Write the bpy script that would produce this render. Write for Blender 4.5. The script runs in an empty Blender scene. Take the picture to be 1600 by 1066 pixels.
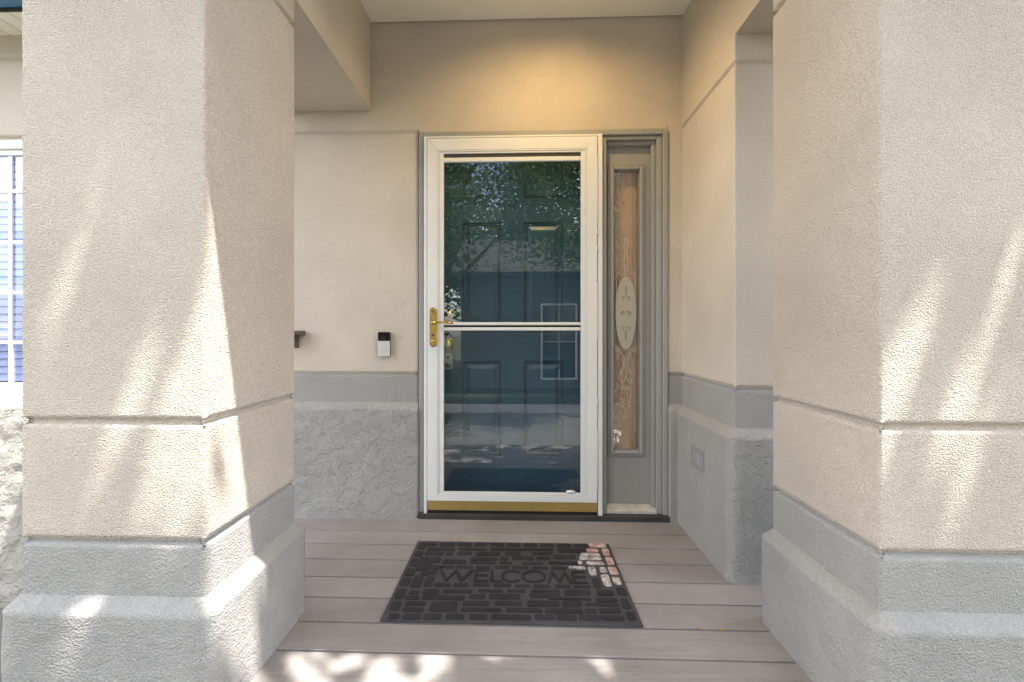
import bpy, math, random
import numpy as np
from mathutils import Vector, noise, Matrix
random.seed(7)
R = math.radians
S = bpy.context.scene
COL = S.collection

# ------------------------------------------------------------------ camera
YAW = .033
cd = bpy.data.cameras.new('camera'); cam = bpy.data.objects.new('camera', cd); COL.objects.link(cam)
cd.sensor_width = 36; cd.lens = 36*690/1600
cam.location = (0, 0, 1.03); cam.rotation_euler = (R(90), 0, YAW)
cd.shift_x = 13/1600; cd.shift_y = -15/1600
cd.clip_start = .05; cd.clip_end = 500
S.camera = cam

# ------------------------------------------------------------------ sky + sun
SUN = Vector((.35, -.18, 1)).normalized()
ELEV = math.asin(SUN.z); AZ = math.atan2(SUN.x, SUN.y)      # azimuth from +Y towards +X
w = bpy.data.worlds.new('World'); S.world = w; w.use_nodes = True
nt = w.node_tree; nt.nodes.clear()
out = nt.nodes.new('ShaderNodeOutputWorld'); bg = nt.nodes.new('ShaderNodeBackground')
sky = nt.nodes.new('ShaderNodeTexSky'); sky.sky_type = 'NISHITA'; sky.sun_disc = False
sky.sun_elevation = ELEV; sky.sun_rotation = AZ; sky.air_density = 1.0; sky.dust_density = 1.5
tc = nt.nodes.new('ShaderNodeTexCoord'); mp = nt.nodes.new('ShaderNodeMapping'); mp.inputs['Scale'].default_value = (1, 1, 2.6)
cn = nt.nodes.new('ShaderNodeTexNoise'); cn.inputs['Scale'].default_value = 2.6; cn.inputs['Detail'].default_value = 9; cn.inputs['Roughness'].default_value = .55
cr = nt.nodes.new('ShaderNodeValToRGB'); cr.color_ramp.elements[0].position = .44; cr.color_ramp.elements[1].position = .60
mx = nt.nodes.new('ShaderNodeMixRGB'); mx.inputs[2].default_value = (11.5, 11.0, 10.4, 1)
nt.links.new(tc.outputs['Generated'], mp.inputs[0]); nt.links.new(mp.outputs[0], cn.inputs['Vector'])
nt.links.new(cn.outputs['Fac'], cr.inputs[0]); nt.links.new(cr.outputs[0], mx.inputs[0])
nt.links.new(sky.outputs[0], mx.inputs[1]); nt.links.new(mx.outputs[0], bg.inputs[0])
bg.inputs['Strength'].default_value = .15
nt.links.new(bg.outputs[0], out.inputs[0])
sd = bpy.data.lights.new('sun', 'SUN'); sun = bpy.data.objects.new('sun', sd); COL.objects.link(sun)
sd.energy = 4.0; sd.angle = R(.55); sd.color = (1, .94, .85)
sun.rotation_euler = SUN.to_track_quat('Z', 'Y').to_euler(); sun.location = SUN*20
S.view_settings.view_transform = 'Standard'; S.view_settings.look = 'None'
S.view_settings.exposure = 2.2; S.view_settings.gamma = 1
S.cycles.max_bounces = 10; S.cycles.diffuse_bounces = 6; S.cycles.transparent_max_bounces = 12

# ------------------------------------------------------------------ materials
def mat(name, col, rough=.8, metal=0, var=.0, vscale=3, bumps=(), spec=.3, tint=None, speck=0):
    """bumps: (kind, scale, distance, strength[, param])"""
    m = bpy.data.materials.new(name); m.use_nodes = True
    t = m.node_tree; b = t.nodes['Principled BSDF']
    b.inputs['Base Color'].default_value = (*col, 1); b.inputs['Roughness'].default_value = rough
    b.inputs['Metallic'].default_value = metal; b.inputs['Specular IOR Level'].default_value = spec
    co = t.nodes.new('ShaderNodeTexCoord').outputs['Object']
    if var:
        n = t.nodes.new('ShaderNodeTexNoise'); n.inputs['Scale'].default_value = vscale; n.inputs['Detail'].default_value = 6
        t.links.new(co, n.inputs['Vector'])
        r = t.nodes.new('ShaderNodeMapRange'); r.inputs[1].default_value = .3; r.inputs[2].default_value = .7
        t.links.new(n.outputs['Fac'], r.inputs[0])
        x = t.nodes.new('ShaderNodeMixRGB')
        x.inputs[1].default_value = (*[c*(1-var) for c in col], 1)
        c2 = tint or [min(1, c*(1+var)) for c in col]
        x.inputs[2].default_value = (*c2, 1)
        t.links.new(r.outputs[0], x.inputs[0]); t.links.new(x.outputs[0], b.inputs['Base Color'])
    if speck:
        n = t.nodes.new('ShaderNodeTexNoise'); n.inputs['Scale'].default_value = 170; n.inputs['Detail'].default_value = 3; n.inputs['Roughness'].default_value = .7
        t.links.new(co, n.inputs['Vector'])
        r = t.nodes.new('ShaderNodeMapRange'); r.inputs[1].default_value = .35; r.inputs[2].default_value = .65
        r.inputs[3].default_value = 1-speck; r.inputs[4].default_value = 1+speck*.5
        t.links.new(n.outputs['Fac'], r.inputs[0])
        st = t.nodes.new('ShaderNodeTexNoise'); st.inputs['Scale'].default_value = 1.7; st.inputs['Detail'].default_value = 5
        t.links.new(co, st.inputs['Vector'])
        r2 = t.nodes.new('ShaderNodeMapRange'); r2.inputs[1].default_value = .35; r2.inputs[2].default_value = .6; r2.inputs[3].default_value = .90
        t.links.new(st.outputs['Fac'], r2.inputs[0])
        m2 = t.nodes.new('ShaderNodeMath'); m2.operation = 'MULTIPLY'; t.links.new(r.outputs[0], m2.inputs[0]); t.links.new(r2.outputs[0], m2.inputs[1])
        mu = t.nodes.new('ShaderNodeMixRGB'); mu.blend_type = 'MULTIPLY'; mu.inputs[0].default_value = 1
        if b.inputs['Base Color'].links: t.links.new(b.inputs['Base Color'].links[0].from_socket, mu.inputs[1])
        else: mu.inputs[1].default_value = (*col, 1)
        t.links.new(m2.outputs[0], mu.inputs[2]); t.links.new(mu.outputs[0], b.inputs['Base Color'])
    prev = None
    for bp in bumps:
        kind, sc, dist, st = bp[:4]
        bn = t.nodes.new('ShaderNodeBump'); bn.inputs['Distance'].default_value = dist; bn.inputs['Strength'].default_value = st
        if kind == 'noise':
            n = t.nodes.new('ShaderNodeTexNoise'); n.inputs['Scale'].default_value = sc; n.inputs['Detail'].default_value = 3
            n.inputs['Roughness'].default_value = .6
            t.links.new(co, n.inputs['Vector']); h = n.outputs['Fac']
        elif kind == 'dash':
            n = t.nodes.new('ShaderNodeTexVoronoi'); n.feature = 'SMOOTH_F1'; n.inputs['Scale'].default_value = sc; n.inputs['Smoothness'].default_value = .6
            t.links.new(co, n.inputs['Vector'])
            a = t.nodes.new('ShaderNodeMapRange'); a.inputs[1].default_value = .1; a.inputs[2].default_value = .8; a.inputs[3].default_value = 1; a.inputs[4].default_value = 0
            t.links.new(n.outputs['Distance'], a.inputs[0]); h = a.outputs[0]
        elif kind == 'worm':                                    # squiggly dash finish
            n = t.nodes.new('ShaderNodeTexNoise'); n.inputs['Scale'].default_value = sc; n.inputs['Detail'].default_value = 2
            n.inputs['Distortion'].default_value = 1.2
            t.links.new(co, n.inputs['Vector'])
            a = t.nodes.new('ShaderNodeMapRange'); a.inputs[1].default_value = .35; a.inputs[2].default_value = .65
            a.interpolation_type = 'SMOOTHSTEP'
            t.links.new(n.outputs['Fac'], a.inputs[0]); h = a.outputs[0]
        elif kind == 'skip':                                    # trowelled flakes with a crisp edge
            n0 = t.nodes.new('ShaderNodeTexNoise'); n0.inputs['Scale'].default_value = sc*1.6; n0.inputs['Detail'].default_value = 4
            t.links.new(co, n0.inputs['Vector'])
            mxx = t.nodes.new('ShaderNodeMixRGB'); mxx.blend_type = 'ADD'; mxx.inputs[0].default_value = .16
            t.links.new(co, mxx.inputs[1]); t.links.new(n0.outputs['Color'], mxx.inputs[2])
            mpp = t.nodes.new('ShaderNodeMapping'); mpp.inputs['Scale'].default_value = (1, 1, 2.0)
            t.links.new(mxx.outputs[0], mpp.inputs[0])
            n = t.nodes.new('ShaderNodeTexNoise'); n.inputs['Scale'].default_value = sc; n.inputs['Detail'].default_value = 1.5
            t.links.new(mpp.outputs[0], n.inputs['Vector'])
            a = t.nodes.new('ShaderNodeValToRGB'); e = a.color_ramp.elements
            e[0].position = .42; e[0].color = (.1, .1, .1, 1); e[1].position = .475; e[1].color = (.75, .75, .75, 1)
            for p, v in ((.57, .62), (.60, 1.0), (.72, .8)):
                q = e.new(p); q.color = (v, v, v, 1)
            t.links.new(n.outputs['Fac'], a.inputs[0]); h = a.outputs[0]
        elif kind == 'grain':                                   # embossed wood grain running along x
            mpp = t.nodes.new('ShaderNodeMapping'); mpp.inputs['Scale'].default_value = (2.2, 16, 1)
            t.links.new(co, mpp.inputs[0])
            n = t.nodes.new('ShaderNodeTexNoise'); n.inputs['Scale'].default_value = 1.3; n.inputs['Detail'].default_value = 2; n.inputs['Distortion'].default_value = .6
            t.links.new(mpp.outputs[0], n.inputs['Vector'])
            a = t.nodes.new('ShaderNodeMath'); a.operation = 'MULTIPLY'; a.inputs[1].default_value = sc
            t.links.new(n.outputs['Fac'], a.inputs[0])
            f = t.nodes.new('ShaderNodeMath'); f.operation = 'FRACT'; t.links.new(a.outputs[0], f.inputs[0]); h = f.outputs[0]
            r = t.nodes.new('ShaderNodeMapRange'); r.inputs[3].default_value = .955; r.inputs[4].default_value = 1.02
            t.links.new(h, r.inputs[0])
            old = b.inputs['Base Color'].links[0].from_socket if b.inputs['Base Color'].links else None
            mu = t.nodes.new('ShaderNodeMixRGB'); mu.blend_type = 'MULTIPLY'; mu.inputs[0].default_value = 1
            if old: t.links.new(old, mu.inputs[1])
            else: mu.inputs[1].default_value = (*col, 1)
            t.links.new(r.outputs[0], mu.inputs[2]); t.links.new(mu.outputs[0], b.inputs['Base Color'])
        t.links.new(h, bn.inputs['Height'])
        if prev: t.links.new(prev, bn.inputs['Normal'])
        prev = bn.outputs[0]
    if prev: t.links.new(prev, b.inputs['Normal'])
    return m

CREAM_C = (.585, .52, .45); GREY_C = (.345, .34, .33)
M_CREAM = mat('cream_stucco', CREAM_C, .95, var=.05, vscale=2.5, bumps=(('dash', 250, .0030, 1.0), ('noise', 420, .0012, .6)), speck=.16, spec=.15)
M_CREAM2 = mat('cream_stucco_smooth', CREAM_C, .95, var=.05, vscale=2.5, bumps=(('dash', 210, .0018, .7), ('noise', 300, .0012, .5)), speck=.08, spec=.15)
M_GREY = mat('grey_painted_stucco', GREY_C, .9, var=.05, vscale=4, bumps=(('dash', 200, .0028, .8), ('noise', 30, .004, .35)), speck=.12, spec=.2)
M_GREYR = mat('grey_rough_stucco', GREY_C, .88, var=.06, vscale=5, bumps=(('noise', 24, .006, .4), ('dash', 200, .0030, .8)), speck=.14, spec=.25)
M_GREYS = mat('grey_trowelled_stucco', GREY_C, .85, var=.05, vscale=5, bumps=(('skip', 12, .008, .8), ('dash', 190, .0022, .6)), speck=.08, spec=.25)
M_STONE = mat('pale_trowelled_stucco', (.36, .345, .32), .9, var=.06, vscale=5, bumps=(('skip', 10, .012, .8), ('noise', 60, .004, .6)), speck=.08, spec=.2)
M_SOFFIT = mat('cream_soffit', (.82, .79, .70), .6)
M_TRIM = mat('taupe_trim_paint', (.31, .31, .30), .45, var=.04, vscale=4, bumps=(('noise', 40, .0006, .3),), spec=.4)
M_TRIML = mat('sill_paint', (.5, .49, .44), .6, var=.15, vscale=20)
M_GUTTER = mat('blue_gutter_sky_reflection', (.07, .19, .33), .35)  # blue gutter, with the sky's reflection put into the colour
M_VENT = mat('vent_grey', (.27, .27, .27), .7)
M_WHITE = mat('white_aluminium', (.74, .745, .745), .35, var=.02, vscale=5, spec=.5)
M_VINYL = mat('white_vinyl', (.78, .78, .77), .4, spec=.5)
M_SEAL = mat('dark_rubber', (.02, .02, .022), .6)
M_DOOR = mat('slate_blue_door_paint', (.040, .083, .118), .32, var=.08, vscale=3, spec=.4)
M_BRASS = mat('brass', (.62, .43, .13), .22, metal=1, bumps=(('noise', 60, .0006, .4),), var=.2, vscale=40)
M_GOLD = mat('gold_sweep', (.42, .30, .10), .38, metal=.45, var=.1, vscale=6, spec=.5)
M_DECK = mat('composite_deck', (.245, .229, .218), .72, var=.09, vscale=2.2, tint=(.30, .285, .28), bumps=(('grain', 34, .0010, .4), ('noise', 160, .0008, .4)), spec=.3)
_t = M_DECK.node_tree; _b = _t.nodes['Principled BSDF']; _src = _b.inputs['Base Color'].links[0].from_socket
_c = _t.nodes.new('ShaderNodeTexCoord'); _s = _t.nodes.new('ShaderNodeSeparateXYZ'); _t.links.new(_c.outputs['Object'], _s.inputs[0])
_a = _t.nodes.new('ShaderNodeMath'); _a.operation = 'MULTIPLY_ADD'; _a.inputs[1].default_value = 1/.1425; _a.inputs[2].default_value = 100-1.404/.1425
_f = _t.nodes.new('ShaderNodeMath'); _f.operation = 'FLOOR'; _w = _t.nodes.new('ShaderNodeTexWhiteNoise'); _w.noise_dimensions = '1D'
_r = _t.nodes.new('ShaderNodeMapRange'); _r.inputs[3].default_value = .94; _r.inputs[4].default_value = 1.08
_n = _t.nodes.new('ShaderNodeTexNoise'); _n.inputs['Scale'].default_value = 5; _n.inputs['Detail'].default_value = 8; _t.links.new(_c.outputs['Object'], _n.inputs['Vector'])
_q = _t.nodes.new('ShaderNodeMapRange'); _q.inputs[1].default_value = .3; _q.inputs[2].default_value = .6; _q.inputs[3].default_value = .93; _q.inputs[4].default_value = 1.03
_t.links.new(_n.outputs['Fac'], _q.inputs[0])
_u = _t.nodes.new('ShaderNodeMath'); _u.operation = 'MULTIPLY'; _m = _t.nodes.new('ShaderNodeMixRGB'); _m.blend_type = 'MULTIPLY'; _m.inputs[0].default_value = 1
_t.links.new(_s.outputs['Y'], _a.inputs[0]); _t.links.new(_a.outputs[0], _f.inputs[0]); _t.links.new(_f.outputs[0], _w.inputs['W']); _t.links.new(_w.outputs['Value'], _r.inputs[0])
_t.links.new(_r.outputs[0], _u.inputs[0]); _t.links.new(_q.outputs[0], _u.inputs[1]); _t.links.new(_src, _m.inputs[1]); _t.links.new(_u.outputs[0], _m.inputs[2]); _t.links.new(_m.outputs[0], _b.inputs['Base Color'])
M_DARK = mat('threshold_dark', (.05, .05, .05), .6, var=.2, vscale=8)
M_RUB = mat('mat_rubber', (.020, .020, .022), .85, var=.3, vscale=9, bumps=(('noise', 300, .0012, .6),), spec=.35)
M_RUBB = mat('mat_base_rubber', (.048, .048, .055), .75, var=.2, vscale=9, bumps=(('noise', 260, .001, .5),), spec=.4)
M_PINK = mat('worn_pink', (.36, .17, .15), .85, var=.3, vscale=35, tint=(.56, .42, .38), bumps=(('noise', 220, .0015, .7),))
M_WORN = mat('worn_white', (.17, .15, .15), .85, var=.35, vscale=45, tint=(.62, .57, .54), bumps=(('noise', 220, .0015, .7),))
M_BLK = mat('black_gloss', (.008, .008, .009), .12, spec=.6)
M_SATIN = mat('satin_nickel', (.62, .63, .64), .38, metal=.35, spec=.5)
M_CURT = mat('tan_curtain', (.50, .365, .255), .9, var=.05, vscale=3)
M_WOOD = mat('brown_wood', (.13, .105, .085), .7, var=.2, vscale=12)
M_STEEL = mat('lockbox_grey', (.30, .30, .27), .45, metal=.3)
M_FROST = mat('etched_glass', (.42, .40, .33), .6, spec=.4)
M_LINE = mat('etched_line', (.52, .45, .35), .5, spec=.5)
M_LINED = mat('clear_cut_line', (.16, .13, .09), .4, spec=.5)
M_ROOF = mat('shingle', (.06, .055, .05), .9, var=.3, vscale=20, bumps=(('noise', 60, .01, .6),))
M_CONC = mat('concrete', (.14, .137, .13), .9, var=.1, vscale=3, bumps=(('noise', 120, .002, .4),))
M_WALK = mat('pale_concrete', (.38, .36, .33), .9, var=.1, vscale=3, bumps=(('noise', 120, .002, .4),))
M_ASPH = mat('asphalt', (.055, .055, .056), .9, var=.2, vscale=5, bumps=(('noise', 150, .003, .5),))
M_SOIL = mat('lawn_soil', (.05, .055, .025), .95, var=.3, vscale=4, bumps=(('noise', 80, .01, .7),))
M_GRASS = mat('grass_blade', (.05, .09, .022), .6, var=.3, vscale=6)
M_LEAF = mat('leaf', (.075, .115, .040), .5, var=.35, vscale=9, tint=(.10, .16, .035), spec=.4)
M_LEAF2 = mat('leaf_dark', (.05, .085, .028), .5, var=.35, vscale=9, tint=(.075, .12, .03), spec=.4)
M_BARK = mat('bark', (.12, .09, .065), .95, var=.3, vscale=12, bumps=(('noise', 40, .02, .8),))
M_SIDING = mat('grey_siding', (.13, .13, .125), .8, var=.05)
M_DEBRIS = mat('dry_leaf', (.42, .28, .07), .8)

for _m, _c in ((M_LEAF, (.13, .19, .06, 1)), (M_LEAF2, (.09, .14, .045, 1))):      # light shows through thin leaves
    _t = _m.node_tree; _o = _t.nodes['Material Output']; _b = _t.nodes['Principled BSDF']
    _x = _t.nodes.new('ShaderNodeMixShader'); _x.inputs[0].default_value = .35
    _l = _t.nodes.new('ShaderNodeBsdfTranslucent'); _l.inputs[0].default_value = _c
    _t.links.new(_b.outputs[0], _x.inputs[1]); _t.links.new(_l.outputs[0], _x.inputs[2]); _t.links.new(_x.outputs[0], _o.inputs[0])
def glass(name, refl, tint, rough=0.0, wavy=0, gtint=(1, 1, 1)):
    m = bpy.data.materials.new(name); m.use_nodes = True; t = m.node_tree; t.nodes.clear()
    o = t.nodes.new('ShaderNodeOutputMaterial'); mi = t.nodes.new('ShaderNodeMixShader')
    tr = t.nodes.new('ShaderNodeBsdfTransparent'); gl = t.nodes.new('ShaderNodeBsdfGlossy')
    tr.inputs[0].default_value = (*tint, 1); gl.inputs['Roughness'].default_value = rough; gl.inputs[0].default_value = (*gtint, 1)
    lw = t.nodes.new('ShaderNodeFresnel'); lw.inputs[0].default_value = 1.5
    ad = t.nodes.new('ShaderNodeMath'); ad.operation = 'ADD'; ad.inputs[1].default_value = refl; ad.use_clamp = True
    t.links.new(lw.outputs[0], ad.inputs[0])
    ge = t.nodes.new('ShaderNodeNewGeometry'); iv = t.nodes.new('ShaderNodeMath'); iv.operation = 'SUBTRACT'; iv.inputs[0].default_value = 1
    ml = t.nodes.new('ShaderNodeMath'); ml.operation = 'MULTIPLY'
    t.links.new(ge.outputs['Backfacing'], iv.inputs[1]); t.links.new(iv.outputs[0], ml.inputs[0]); t.links.new(ad.outputs[0], ml.inputs[1]); t.links.new(ml.outputs[0], mi.inputs[0])
    t.links.new(tr.outputs[0], mi.inputs[1]); t.links.new(gl.outputs[0], mi.inputs[2]); t.links.new(mi.outputs[0], o.inputs[0])
    if wavy:
        n = t.nodes.new('ShaderNodeTexNoise'); n.inputs['Scale'].default_value = 14; n.inputs['Detail'].default_value = 2
        c = t.nodes.new('ShaderNodeTexCoord'); t.links.new(c.outputs['Object'], n.inputs['Vector'])
        b = t.nodes.new('ShaderNodeBump'); b.inputs['Distance'].default_value = wavy; b.inputs['Strength'].default_value = 1
        t.links.new(n.outputs['Fac'], b.inputs['Height']); t.links.new(b.outputs[0], gl.inputs['Normal'])
    return m
M_GLASS = glass('storm_glass', .068, (.90, .95, .97))
M_GLASS2 = glass('sidelight_glass', .13, (.97, .95, .92), wavy=.003)
M_GLASS3 = glass('window_glass', .16, (.80, .83, .97), gtint=(.62, .68, 1))

# ------------------------------------------------------------------ helpers
def worldloc(o):
    v = Vector(o.location)
    while o.parent: o = o.parent; v += Vector(o.location)
    return v
class MB:
    def __init__(s): s.v = []; s.f = []; s.mi = []; s.cur = 0
    def add(s, vs, fs):
        k = len(s.v); s.v += [tuple(p) for p in vs]
        for f in fs: s.f.append([i+k for i in f]); s.mi.append(s.cur)
        return s
    def box(s, x0, x1, y0, y1, z0, z1):
        vs = [(x, y, z) for z in (z0, z1) for y in (y0, y1) for x in (x0, x1)]
        return s.add(vs, [(0, 2, 3, 1), (4, 5, 7, 6), (0, 1, 5, 4), (2, 6, 7, 3), (0, 4, 6, 2), (1, 3, 7, 5)])
    def prism(s, pts, axis, a0, a1, inset=0, ain=0):
        """polygon in the two other axes extruded along axis, optional inset cap"""
        n = len(pts)
        def P(p, a):
            return {'x': (a, p[0], p[1]), 'y': (p[0], a, p[1]), 'z': (p[0], p[1], a)}[axis]
        loops = [[P(p, a0) for p in pts], [P(p, a1) for p in pts]]
        if inset:
            cx = sum(p[0] for p in pts)/n; cy = sum(p[1] for p in pts)/n
            q = []
            for p in pts:
                d = math.hypot(p[0]-cx, p[1]-cy) or 1; k = max(.1, 1-inset/d)
                q.append((cx+(p[0]-cx)*k, cy+(p[1]-cy)*k))
            loops.append([P(p, ain) for p in q])
        vs = [v for l in loops for v in l]; fs = [list(range(n))[::-1]]
        for k in range(len(loops)-1):
            for i in range(n):
                j = (i+1) % n; fs.append([k*n+i, k*n+j, (k+1)*n+j, (k+1)*n+i])
        fs.append([(len(loops)-1)*n+i for i in range(n)])
        return s.add(vs, fs)
    def tube(s, pts, rad, n=10, flat=None):
        pts = [Vector(p) for p in pts]; rr = rad if isinstance(rad, (list, tuple)) else [rad]*len(pts)
        rings = []
        for i, p in enumerate(pts):
            d = (pts[min(i+1, len(pts)-1)]-pts[max(i-1, 0)]).normalized()
            a = d.orthogonal().normalized() if abs(d.y) > .9 else d.cross(Vector((0, 1, 0))).normalized()
            b = d.cross(a).normalized()
            rings.append([p+(a*math.cos(2*math.pi*k/n)*rr[i])+(b*math.sin(2*math.pi*k/n)*rr[i]*(flat or 1)) for k in range(n)])
        vs = [v for r in rings for v in r]; fs = [list(range(n))[::-1], [(len(pts)-1)*n+k for k in range(n)]]
        for i in range(len(pts)-1):
            for k in range(n):
                j = (k+1) % n; fs.append([i*n+k, i*n+j, (i+1)*n+j, (i+1)*n+k])
        return s.add(vs, fs)
    def lathe(s, c, axis, prof, n=24):
        """prof: (distance along axis, radius)"""
        c = Vector(c); ax = Vector(axis).normalized(); a = ax.orthogonal().normalized(); b = ax.cross(a)
        vs = []; fs = []
        for d, r in prof:
            for k in range(n):
                t = 2*math.pi*k/n; vs.append(c+ax*d+(a*math.cos(t)+b*math.sin(t))*max(r, 1e-5))
        for i in range(len(prof)-1):
            for k in range(n):
                j = (k+1) % n; fs.append([i*n+k, i*n+j, (i+1)*n+j, (i+1)*n+k])
        return s.add(vs, fs)
    def obj(s, name, m, parent=None, bevel=0, smooth=False, loc=None):
        me = bpy.data.meshes.new(name)
        base = worldloc(parent) if parent else Vector(loc or (0, 0, 0))
        me.from_pydata([(x-base.x, y-base.y, z-base.z) for x, y, z in s.v], [], s.f)
        ms = m if isinstance(m, (list, tuple)) else [m]
        for q in ms: me.materials.append(q)
        if len(ms) > 1: me.polygons.foreach_set('material_index', s.mi)
        if smooth: me.polygons.foreach_set('use_smooth', [True]*len(me.polygons))
        me.update()
        o = bpy.data.objects.new(name, me); COL.objects.link(o)
        if parent: o.parent = parent
        else: o.location = base
        if bevel:
            b = o.modifiers.new('bevel', 'BEVEL'); b.width = bevel; b.segments = 2; b.limit_method = 'ANGLE'; b.angle_limit = R(40)
            b.harden_normals = False
        return o
def tag(o, label=None, cat=None, group=None, kind=None):
    if label: o['label'] = label
    if cat: o['category'] = cat
    if group: o['group'] = group
    if kind: o['kind'] = kind
    return o
def thing(name, loc, label, cat, group=None):
    o = bpy.data.objects.new(name, None); COL.objects.link(o); o.location = loc; o.empty_display_size = .1
    return tag(o, label, cat, group)

def gridobj(name, V, m, parent, closed=False, mask=None):
    """V: (nu, nv, 3) array"""
    nu, nv, _ = V.shape; base = worldloc(parent) if parent else Vector((0, 0, 0))
    vs = (V.reshape(-1, 3)-np.array(base[:]))
    iu = np.arange(nu if closed else nu-1); iv = np.arange(nv-1)
    A, B = np.meshgrid(iu, iv, indexing='ij'); A2 = (A+1) % nu
    F = np.stack([A*nv+B, A2*nv+B, A2*nv+B+1, A*nv+B+1], -1).reshape(-1, 4)
    if mask is not None: F = F[mask.reshape(-1)]
    me = bpy.data.meshes.new(name); me.vertices.add(len(vs)); me.vertices.foreach_set('co', vs.astype(np.float32).ravel())
    me.loops.add(F.size); me.loops.foreach_set('vertex_index', F.astype(np.int32).ravel())
    me.polygons.add(len(F)); me.polygons.foreach_set('loop_start', np.arange(0, F.size, 4, dtype=np.int32))
    me.polygons.foreach_set('loop_total', np.full(len(F), 4, dtype=np.int32))
    me.update(); me.validate(); me.materials.append(m)
    me.polygons.foreach_set('use_smooth', [True]*len(me.polygons))
    o = bpy.data.objects.new(name, me); COL.objects.link(o); o.parent = parent
    return o

def zsamples(z0, z1, ctrl, step):
    zs = {round(z0, 4), round(z1, 4)}
    for z, _ in ctrl:
        if z0 <= z <= z1: zs.add(round(z, 4))
    zs = sorted(zs); out = []
    for a, b in zip(zs, zs[1:]):
        n = max(1, int(math.ceil((b-a)/step)))
        out += [a+(b-a)*i/n for i in range(n)]
    return np.array(out+[zs[-1]])
def prof(ctrl, z):
    return float(np.interp(z, [c[0] for c in ctrl], [c[1] for c in ctrl]))
def rect_perim(x0, x1, y0, y1, r, step):
    """points and outward normals round a rectangle, counter-clockwise seen from above"""
    P = []
    cs = [(x1-r, y0+r, -90), (x1-r, y1-r, 0), (x0+r, y1-r, 90), (x0+r, y0+r, 180)]
    for i, (cx, cy, a0) in enumerate(cs):
        for k in range(5):
            a = R(a0+90*k/4); P.append((cx+r*math.cos(a), cy+r*math.sin(a), math.cos(a), math.sin(a)))
        nx, ny, na = cs[(i+1) % 4]; a = R(a0+90)
        p = (cx+r*math.cos(a), cy+r*math.sin(a)); q = (nx+r*math.cos(a), ny+r*math.sin(a))
        n = max(1, int(math.hypot(q[0]-p[0], q[1]-p[1])/step))
        for k in range(1, n): P.append((p[0]+(q[0]-p[0])*k/n, p[1]+(q[1]-p[1])*k/n, math.cos(a), math.sin(a)))
    return P
def rough(v, amp, f):
    return amp*(noise.noise(v*f)+.6*noise.noise(v*(f*2.3)))+amp*1.2*noise.noise(v*9)
def loft(name, rect, z0, z1, ctrl, m, parent, amp=.0012, f=70, step=.009, r=.006, drop=None):
    per = rect_perim(*rect, r, step); zs = zsamples(z0, z1, ctrl, step)
    V = np.zeros((len(per), len(zs), 3))
    for j, z in enumerate(zs):
        o = prof(ctrl, z)
        for i, (x, y, nx, ny) in enumerate(per):
            p = Vector((x, y, z)); d = o+rough(p, amp, f)
            V[i, j] = (x+nx*d, y+ny*d, z+(.5*rough(p+Vector((9, 9, 9)), amp, f) if 0 < j < len(zs)-1 else 0))
    # x1 side etc stay closed: the body is a tube; caps are added as two faces
    return gridobj(name, V, m, parent, closed=True)

G = .011
def groove(z): return [(z-G, 0), (z-G*.55, -.013), (z+G*.55, -.013), (z+G, 0)]

# ------------------------------------------------------------------ ground and surroundings
GZ = -.56
tag(MB().box(-120, 120, -140, 60, GZ-.3, GZ).obj('ground', M_SOIL), kind='structure')
def slab(name, x0, x1, y0, y1, z, m, h=.1): return tag(MB().box(x0, x1, y0, y1, z-h, z).obj(name, m, bevel=.008), kind='structure')
slab('path', -1.2, 1.2, -3.6, .30, GZ+.03, M_CONC)
slab('pavement', -40, 40, -4.6, -3.62, GZ+.034, M_WALK)
slab('path', -7, -1.21, -1.9, -1.0, GZ+.03, M_WALK)
slab('path', 1.21, 7, -1.9, -1.0, GZ+.03, M_WALK)
slab('gravel_path', -6, -1.36, .2, 2.4, GZ+.03, M_CONC)
# ------------------------------------------------------------------ deck
mb = MB()
by = [1.404+.1425*k for k in range(-4, 8)]
yb = by[-1]
DX0, DX1 = -1.34, 1.36
for a, b in zip(by, by[1:]):
    if b > 2.56: break
    y0 = a+.0042; y1 = min(b-.0042, 2.425); bv = .0015
    mb.prism([(y0, -.025), (y1, -.025), (y1, -bv), (y1-bv, 0), (y0+bv, 0), (y0, -bv)], 'x', DX0, DX1)
    last = b
mb.prism([(by[-1] if 0 else last+.0025, -.025), (2.47, -.025), (2.47, -.0035), (2.47-.0035, 0), (last+.006, 0), (last+.0025, -.0035)], 'x', DX0, DX1)
tag(mb.obj('porch_deck', M_DECK), kind='structure')
tag(MB().box(DX0+.02, DX1-.02, by[0]+.04, 2.46, -.16, -.10).box(DX0+.01, DX1-.01, by[0]+.012, by[0]+.035, GZ, -.03).obj('deck_frame', M_DARK), kind='structure')
tag(MB().box(-1.2, 1.2, .52, .82, -.2, -.17).box(-1.18, 1.18, .54, .80, GZ, -.2).obj('porch_step', M_DECK, bevel=.004), kind='structure')

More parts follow.
